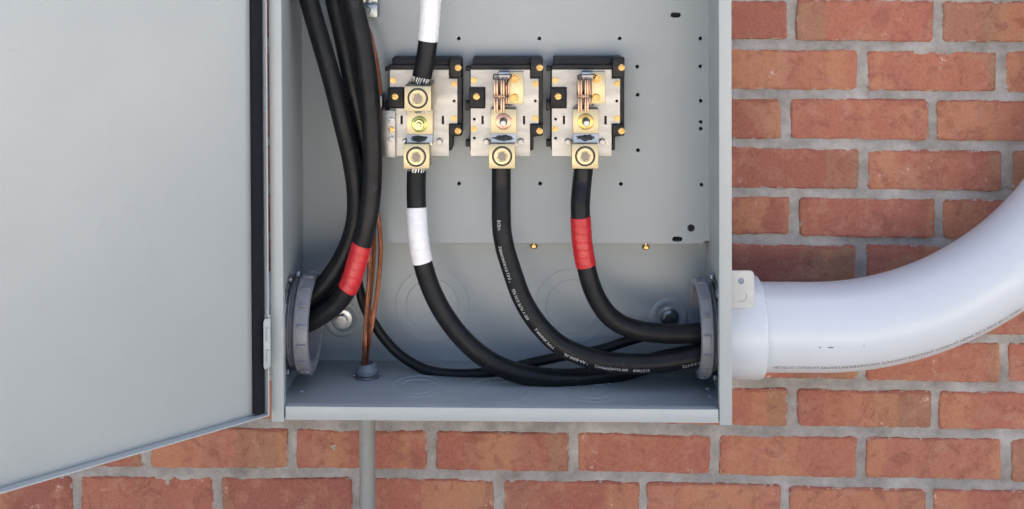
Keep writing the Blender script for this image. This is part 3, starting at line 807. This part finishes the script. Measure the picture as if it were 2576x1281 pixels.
def make_block(k, label):
    off = Vector((SP * (k - 1), 0, 0))
    z = lambda x, y, Y: bz(x, y, Y) + off
    root = empty('terminal_block', z(360, 992, YP), label, 'terminal block', 'terminal blocks in a row on the panel')
    def zr(x0, x1, y0, y1, Y): a, b = z(x0, y0, Y), z(x1, y1, Y); return a.x, b.x, b.z, a.z
    bm = bmesh.new()
    bm_prism(bm, [((q := z(x, y, YBF)).x, q.z) for x, y in ((122, 150), (710, 150), (725, 165), (725, 815), (645, 826), (645, 930), (632, 944), (110, 944), (97, 930), (97, 250), (122, 240))], YBF, YP - .0002, .0012)
    x0, x1, z0, z1 = zr(620, 725, 146, 318, -.088); bm_box(bm, x0, x1, -.088, YBF + .002, z0, z1, .0018)
    x0, x1, z0, z1 = zr(620, 723, 717, 818, -.088); bm_box(bm, x0, x1, -.088, YBF + .002, z0, z1, .0018)
    x0, x1, z0, z1 = zr(621, 645, 800, 938, -.085); bm_box(bm, x0, x1, -.085, YBF + .002, z0, z1, .0012)
    x0, x1, z0, z1 = zr(104, 626, 205, 245, -.0835); bm_box(bm, x0, x1, -.0835, YBF + .002, z0, z1, .0012)
    x0, x1, z0, z1 = zr(92, 226, 404, 576, -.089); bm_box(bm, x0, x1, -.089, YBF + .002, z0, z1, .0016)
    for a, b in ((224, 262), (520, 602), (856, 910)):
        x0, x1, z0, z1 = zr(60, 112, a, b, -.076); bm_box(bm, x0, x1, -.076, -.060, z0, z1, .0012)
    obj('base', bm, black_plastic, root)
    hl = []
    for x, y in ((137, 673), (137, 836), (660, 517)): p = z(x, y, YPL); hl.append(circ(p.x, p.z, .0018, 12))
    for x, y in ((208, 680), (563, 682)): x0, x1, z0, z1 = zr(x - 9, x + 9, y - 35, y + 35, YPL); hl.append(rect(x0, x1, z0, z1))
    plate = plate_with_holes('plate', [((q := z(x, y, YPL)).x, q.z) for x, y in ((105, 248), (616, 248), (616, 325), (688, 325), (688, 712), (616, 712), (616, 992), (105, 992), (105, 580), (230, 580), (230, 400), (105, 400))][::-1],
                             hl, YPL, YBF - .0012, alu, root, .0004)
    rg = random.Random(5 + k)
    for x, y in ((135, 340), (133, 757), (660, 370), (660, 667)):
        if k == 0 and (x, y) == (133, 757): continue
        obj('plate_screw', hexhead(z(x, y, YPL - .0001), .0034, .0020, rg.uniform(0, 1)), brass, root)
    for x, y, Y in ((697, 230, -.0881), (697, 773, -.0881), (155, 478, -.0891)):
        obj('mounting_screw', slotted(z(x, y, Y), .0044, rg.uniform(0, 3)), brass, root)
    for x, y in ((240, 865), (535, 865)):
        obj('pin', lathe(z(x, y, YPL), (0, -1, 0), [(.0042, 0), (.0042, .005), (.0036, .0062), (0, .0064)], 24), alu, root)
    # lug: flat tang, ramp and barrel block
    YT, YL = -.0980, -.1140
    if k == 0:
        zz = lambda x, y, Y: cz(x, y, Y)
        tx0, tx1, bx0, bx1 = zz(455, 800, YT).x, zz(628, 800, YT).x, zz(431, 1050, YL).x, zz(606, 1050, YL).x
        tz, rz, rz2, bt, bb = zz(500, 735, YT).z, zz(500, 905, YT).z, zz(500, 964, -.1025).z, zz(500, 971, YL).z, zz(500, 1139, YL).z
        sc, wc = zz(516, 1057, YL), zz(538, 836, YT)
        sm = (zz(480, 914, -.10), zz(594, 956, -.10))
    else:
        tx0, tx1, bx0, bx1 = z(279, 700, YT).x, z(497, 700, YT).x, z(262, 990, YL).x, z(487, 990, YL).x
        tz, rz, rz2, bt, bb = z(380, 588, YT).z, z(380, 795, YT).z, z(380, 878, -.1025).z, z(380, 886, YL).z, z(380, 1098, YL).z
        sc, wc = z(375, 990, YL), z(387, 693, YT)
        sm = (z(300, 806, -.10), z(468, 858, -.10))
    bm = bmesh.new()
    bm_side(bm, [(YPL - .0001, tz), (YT, tz), (YT, rz), (YPL - .0001, rz)], tx0, tx1, .0004)
    tang = obj('tang', bm, yellow_alu, root, 30)
    bm = bmesh.new(); bm_side(bm, [(YPL - .0001, rz - .0001), (YT + .0001, rz - .0001), (-.1025, rz2), (-.1028, bt - .004), (YPL - .0001, bt - .004)], tx0 + .0002, tx1 - .0002, .0004)
    obj('lug_neck', bm, neck_alu_lit, root, 30)
    bm = box(bx0, bx1, YL, YPL - .0003, bb, bt, .0007)
    barrel = obj('lug_barrel', bm, yellow_alu, root)
    lug_screw(sc, .0122, barrel); socket_shade(sc, .0122, barrel)
    slope = lambda q: float(np.interp(q, [rz2, rz], [-.1025, YT]))
    obj('joint_compound', paste_bm(sm[0], sm[1], slope, 3.3 * k + 1), paste, tang)
    if k == 0:
        obj('washer', lathe(wc, (0, -1, 0), [(.0108, 0), (.0108, .0012), (.0100, .0017), (.0050, .0017)], 36), green_zinc, root)
        obj('stud', lathe(wc, (0, -1, 0), [(.0074, .0017, 1), (.0074, .0075, 1), (.0062, .0085), (.0040, .0085), (.0038, .0125), (.0030, .0135), (0, .0135)], 36, .4), brass_pale, root)
        # upper lug facing the feed from above
        ux0, ux1, uz0, uz1 = zz(438, 660, -.146).x, zz(618, 660, -.146).x, zz(500, 751, -.146).z, zz(500, 581, -.146).z
        bm = box(ux0, ux1, -.146, -.0900, uz0, uz1, .0007)
        ul = obj('lug_barrel', bm, yellow_alu, root)
        lug_screw(zz(527, 663, -.146), .0122, ul); socket_shade(zz(527, 663, -.146), .0122, ul)
        obj('bore_shade_disc', lathe(Vector(((ux0 + ux1) / 2, -.117, uz1)), (0, 0, 1), [(.0135, -.0001), (.0135, .0003), (0, .0003)], 28), bore_shade, ul)  # flat dark disc painting the shade of the cable hole
        obj('strand', strands_bm(Vector(((ux0 + ux1) / 2 + .003, -.114, uz0 - .006)), Vector(((ux0 + ux1) / 2 + .003, -.116, uz0 + .001)), .0085, 13, 4), strand_mat, ul)
        # bonding bar at the left
        a, b = cz(283, 745, -.0900), cz(378, 1062, -.0900)
        bar = obj('bonding_bar', box(a.x, b.x, -.0900, YPL - .0002, b.z, a.z, .0008), alu, root)
        for y, mt in ((810, zinc), (872, brass), (938, zinc)):
            obj('bar_screw', slotted(cz(350, y, -.0900), .0038, y, .0016), mt, bar)
        a, b = cz(262, 645, -.075), cz(286, 742, -.075)
        obj('bracket', box(a.x, b.x, -.075, YP - .0003, b.z, a.z, .0006), alu, root)
    else:
        obj('washer', lathe(wc, (0, -1, 0), [(.0110, 0), (.0110, .0012), (.0102, .0017), (.0045, .0017)], 36), [None, pink_zinc, yellow_zinc][k], root)
        obj('stud', lathe(wc + Vector((0, 0, .0005)), (0, -1, 0), [(.0060, .0017, 1), (.0060, .0060, 1), (.0046, .0068), (.0044, .0190), (.0036, .0205), (0, .0206)], 36, .4), zinc, root)
        # side plate and spring jaw
        x0, x1, z0, z1 = zr(438, 559, 266, 545, -.0872)
        sp = obj('side_plate', box(x0 - .012, x1, -.0872, YPL - .0002, z0, z1, .0005), yellow_alu, root)
        for x, y in ((484, 328), (481, 491)): obj('plate_bolt', hexhead(z(x, y, -.0873), .0051, .0036, rg.uniform(0, 1)), brass, sp)
        sh = 8 if k == 2 else 0
        jaw = None
        for i, (xa, xb_) in enumerate(((305, 319), (324, 340), (361, 377), (380, 396), (404, 416), (424, 436))):
            Yf = -.1160 if i < 4 else -.1060
            for ya, yb in ((338, 466), (492, 622 - 8 * (i % 2))):
                if i >= 4: ya, yb = ya - 10, min(yb, 540)
                x0, x1, z0, z1 = zr(xa + sh, xb_ + sh, ya, yb, Yf)
                b = obj('jaw_blade', box(x0, x1, Yf, -.0870 if i > 3 else -.0905, z0, z1, .0006), bronze, root)
        x0, x1, z0, z1 = zr(300 + sh, 402 + sh, 462, 496, -.112); obj('jaw_clip', box(x0, x1, -.112, -.0875, z0, z1, .0008), bronze_dark, root)
        x0, x1, z0, z1 = zr(345 + sh, 440 + sh, 268, 338, -.098); obj('jaw_head', box(x0, x1, -.098, -.0875, z0, z1, .0012), zinc, root)
        pts = [(303, 330, -.112), (303, 298, -.117), (312, 290, -.119), (380, 292, -.1195), (446, 288, -.119), (456, 296, -.117), (436, 330, -.112), (404, 385, -.105)]
        if k == 2: pts = [(330, 372, -.108), (312, 332, -.113), (303, 306, -.117), (310, 296, -.119), (380, 292, -.1195), (440, 290, -.119), (452, 298, -.117), (446, 330, -.112)]
        P = Path(catmull([tuple(z(x + sh, y, Y)) for x, y, Y in pts], 6))
        obj('spring_wire', tube(P, .00085, step=.0015, seg=10), dark_steel, root)
        pts = [(398, 548, -.104), (440, 552, -.100), (462, 546, -.098)] if k == 1 else [(300, 552, -.104), (330, 574, -.106), (300, 548, -.104), (345, 560, -.106), (430, 556, -.104), (450, 545, -.1)]
        P = Path(catmull([tuple(z(x, y, Y)) for x, y, Y in pts], 6))
        obj('spring_wire', tube(P, .00085, step=.0015, seg=10), dark_steel, root)
    return root
SP = at(1389, 300, YPL).x - at(1184.5, 300, YPL).x
green_zinc = simple('green_chromate', (.32, .36, .12), .3, 1, var=.2, scale=120)
pink_zinc = simple('pink_chromate', (.5, .3, .23), .3, 1, var=.2, scale=120)
yellow_zinc = simple('yellow_chromate', (.5, .36, .13), .3, 1, var=.2, scale=120)
brass_pale = simple('pale_brass', (.5, .44, .26), .25, 1, var=.1, scale=120)
bronze_dark = simple('dull_bronze', (.3, .2, .15), .4, 1, var=.15, scale=120)
make_block(0, 'terminal block with two cable lugs, feeding white-taped cables above and below')
make_block(1, 'middle terminal block with copper spring jaw, above the plain lettered cable')
make_block(2, 'terminal block with copper spring jaw above the single red-taped cable')

# ground lug at the top edge
gl = empty('ground_lug', at(925, 45, YP), 'small dull aluminium ground lug high on the panel beside the cable bundle', 'lug')
a, b = at(905, 0, -.072), at(949, 44, -.072)
obj('lug_body', box(a.x, b.x, -.072, YP - .0003, b.z, at(905, 11, -.072).z, .0008), zinc, gl)
obj('set_screw', lathe(at(924, 26, -.0721), (0, -1, 0), [(.0072, 0), (.0072, .0006), (.0060, .0010), (.0056, -.002), (.0046, -.002), (.0044, .001), (.0038, .002), (0, .002)], 30), zinc, gl)
obj('lug_tail', box(a.x, b.x - .001, -.060, YP - .0004, at(905, 13, -.06).z, at(905, -30, -.06).z, .0008), zinc, gl)
obj('tail_screw', lathe(at(926, 2, -.0601), (0, -1, 0), [(.0052, 0), (.0050, .0016), (0, .0026)], 24), zinc, gl)
# lug bottoms just inside the top edge of the view
# ------------------------------------------------------------------ cables
RC = .0128
def dpath(pts, n=10):
    D = catmull(pts, n)
    p = Path([at(*q) for q in D]); p.dy = [q[1] for q in D]
    return p
def s_at(path, dy):
    for i in range(len(path.dy) - 1):
        a, b = path.dy[i], path.dy[i + 1]
        if (a - dy) * (b - dy) <= 0 and a != b: return path.L[i] + (path.L[i + 1] - path.L[i]) * (dy - a) / (b - a)
    return 0
def cable(name, pts, label, r=RC, group=None, parts=(), s0=0):
    P = dpath(pts); o = tag(obj(name, tube(P, r, s0=s0, seg=26, step=.004), cable_mat), label, 'cable', group)
    for pname, mt, d0, d1 in parts:
        a, b = s_at(P, d0), s_at(P, d1); a, b = min(a, b), max(a, b)
        wrap = .0105; bm = bmesh.new(); seg = 36; n = int((b - a) / .0008); prev = None
        for k_ in range(n + 1):
            d = a + (b - a) * k_ / n; ring = []
            for i in range(seg):
                th = 2 * math.pi * i / seg
                endw = .0009 * math.sin(th + a * 90) if k_ in (0, n) else 0
                pp, tt, vv, ww = P.frame(d + endw)
                ph = ((d - a) / wrap + i / seg + .05 * noise.noise(Vector((math.cos(th) * 2, math.sin(th) * 2, d * 60)))) % 1.0
                rr = r +   .0006 + .00042 * ph + .00018 * noise.noise(Vector((math.cos(th) * 3, math.sin(th) * 3, d * 220)))
                if k_ in (0, n): rr = r - .0003
                ring.append(bm.verts.new(pp + (vv * math.cos(th) + ww * math.sin(th)) * rr))
            if prev:
                for i in range(seg): bm.faces.new([prev[i], prev[(i + 1) % seg], ring[(i + 1) % seg], ring[i]])
            prev = ring
        obj(pname, bm, mt, o, 60)
    return o, P
G = 'black power cables in the cabinet'
YE = -.108
YC0 = -.099
oD, pD = cable('power_cable', [(1097, -160, -.125), (1091, -70, -.120), (1084, 0, -.118), (1077, 100, -.117), (1069, 155, -.117), (1061.5, 194, -.117)],
               'short black cable with long white tape dropping from the top into a lug', parts=(('white_tape', white_tape, -120, 103),), group=G)
oA, pA = cable('power_cable', [(1048, 432, YC0), (1047, 470, YC0), (1048, 522, YC0), (1052, 590, -.107), (1063, 660, -.107), (1087, 733, -.106), (1122, 798, -.104), (1169, 857, -.102), (1225, 904, -.100),
                               (1288, 934, -.097), (1356, 949, -.094), (1428, 953, -.090), (1500, 946, -.082), (1580, 930, -.074), (1660, 908, -.070), (1765, 888, -.072), (1860, 880, -.078)],
               'black cable with white tape curving down below the first terminal block', parts=(('white_tape', white_tape, 522, 660),), group=G)
oB, pB = cable('power_cable', [(1261, 415, YC0), (1261, 470, YC0), (1261.5, 563, -.108), (1268, 612, -.109), (1280, 657, -.110), (1313, 750, -.112), (1356, 818, -.114), (1413, 871, -.115), (1498, 905, -.116),
                               (1565, 914, -.116), (1631, 915, -.116), (1697, 908, -.115), (1763, 895, -.113), (1860, 878, -.110)],
               'plain black cable with white printed lettering below the middle terminal block', group=G)
oC, pC = cable('power_cable', [(1469, 415, YC0), (1464, 460, YC0), (1460, 512, -.107), (1461, 560, -.107), (1465, 615, -.106), (1474, 667, -.105), (1485, 711, -.104), (1501, 750, -.103), (1522, 783, -.102), (1546, 806, -.101), (1576, 822, -.101),
                               (1626, 835, -.100), (1699, 840, -.100), (1765, 837, -.100), (1860, 830, -.100)],
               'black cable with red tape curving from the rightmost terminal block into the right bushing', parts=(('red_tape', red_tape, 544, 669),), group=G)
cable('ground_cable', [(885, 600, -.062), (893, 670, -.062), (904, 724, -.060), (917, 772, -.058), (937, 808, -.057), (966, 851, -.056), (1006, 893, -.056), (1058, 925, -.058), (1100, 937, -.061), (1146, 941, -.064), (1190, 940, -.066), (1239, 935, -.066),
                         (1290, 925, -.064), (1337, 913, -.060), (1389, 902, -.056), (1416, 896, -.054), (1470, 888, -.052), (1521, 877, -.050), (1578, 858, -.052), (1631, 845, -.056), (1700, 838, -.064), (1770, 838, -.075), (1860, 838, -.08)],
      'thin black cable sagging along the cabinet floor behind the thick ones', r=.0066, group=G)
BG = 'bundle of thick black cables at the left'
c1, p1_ = cable('power_cable', [(750, -100, -.100), (777, 0, -.100), (806, 100, -.100), (835, 200, -.099), (860, 300, -.098), (882, 390, -.097), (895, 470, -.097), (896, 540, -.097), (882, 602, -.097), (855, 660, -.098), (818, 712, -.098), (770, 752, -.099), (700, 780, -.099), (640, 790, -.1)],
      'leftmost black cable of the thick bundle by the hinge side', group=BG)
cable('power_cable', [(822, -100, -.074), (842, 0, -.076), (865, 100, -.076), (885, 200, -.075), (906, 300, -.074), (923, 400, -.074), (925, 480, -.074), (914, 560, -.074), (894, 625, -.074), (862, 695, -.076), (820, 748, -.078), (770, 786, -.080), (700, 800, -.085), (640, 805, -.088)],
      'black cable at the back of the bundle, between its two neighbours', group=BG)
cable('power_cable', [(872, -100, -.112), (889, 0, -.112), (911, 100, -.113), (926, 200, -.114), (934, 300, -.116), (937, 400, -.117), (935, 480, -.118), (925, 560, -.119), (907, 627, -.120), (881, 712, -.120), (850, 760, -.118), (810, 792, -.115), (765, 815, -.112), (700, 830, -.110), (640, 835, -.108)],
      'frontmost black cable of the left bundle with a red tape band', parts=(('red_tape', red_tape, 614, 728),), group=BG)
# stripped strands at the first block's lower lug and upper lug
def strands_on(o, p0, p1, seed): obj('strand', strands_bm(p0, p1, .0098, 15, seed), strand_mat, o)
q = pA.P[0]; strands_on(oA, Vector((q.x, q.y, q.z - .002)), Vector((q.x, q.y, q.z + .010)), 2)
q = pD.P[-1]; strands_on(oD, Vector((q.x - .002, q.y, q.z - .011)), Vector((q.x, q.y, q.z + .002)), 3)
# lettering on the middle cable, read from the conduit end upwards
_p, _t, _v, _w = pB.frame(pB.L[-1] * .7); sgB = 1 if _w.z < 0 else -1
def label_at(txt, dy, dx_hint, size, xs=1.0, ang=20):
    best = min(range(len(pB.P)), key=lambda i: (pB.P[i] - at(dx_hint, dy, pB.P[i].y)).length)
    text_on_path(txt, size, pB, RC + .00025, pB.L[best], -1, sgB * R(ang), sgB, print_white, oB, xscale=xs)
SZ = .0061
for txt, dx, dy, xs, an in (('0 5 0 FT2', 1754, 905, 1.0, 14), ('E157000', 1629, 918, .98, 12), ('600 Kcmil(304mm²)', 1575, 918, .86, 11), ('* AA-8000 AL', 1478, 900, .95, 9),
                        ('TYPE XHHW-2', 1400, 862, .86, 12), ('600 V XLPE SUN RES', 1340, 795, .80, 14), ('* (UL) KV-KINGWIRE', 1293, 701, .86, 16), ('VIDE', 1259, 578, .95, 4)):
    label_at(txt, dy, dx, SZ, xs, an)
# bare copper wires
def copper_wire(pts, label, r=.0036):
    r *= .86
    P = dpath(pts); bm = bmesh.new()
    for k in range(7):
        bm_tube(bm, P, r * .36, step=.0022, seg=8, off=0 if k == 6 else r * .66, phase0=2 * math.pi * k / 6, twist=115)
    return tag(obj('copper_wire', bm, copper), label, 'wire', 'bare stranded copper ground wires')
fb = c + Vector((0, 0, .01))
copper_wire([(900, 20, -.060), (920, 60, -.062), (934, 95, -.064), (946, 150, -.065), (953.5, 200, -.065), (957, 245, -.064), (958, 310, -.062), (955, 420, -.060), (948, 500, -.062)], 'bare copper wire emerging high up from behind the cable bundle', .0036)
copper_wire([(944, 500, -.070), (953, 555, -.074), (958, 620, -.078), (955, 677, -.082), (947, 750, -.088), (932, 833, -.094), (922, 900, fl.y - .002), (919, 940, fl.y - .002)], 'rightmost bare copper wire running down into the floor bushing', .0038)
copper_wire([(922, 560, -.066), (927, 620, -.068), (930, 660, -.071), (928, 707, -.076), (922, 794, -.086), (917, 870, -.094), (915, 940, fl.y)], 'bare copper wire left of the others, entering the floor bushing', .0036)
copper_wire([(940, 560, -.062), (941, 620, -.064), (939, 670, -.066), (933, 730, -.072), (926, 810, -.082), (921, 880, fl.y + .004), (920, 940, fl.y + .004)], 'bare copper wire in the middle, behind the other two in the floor bushing', .0034)
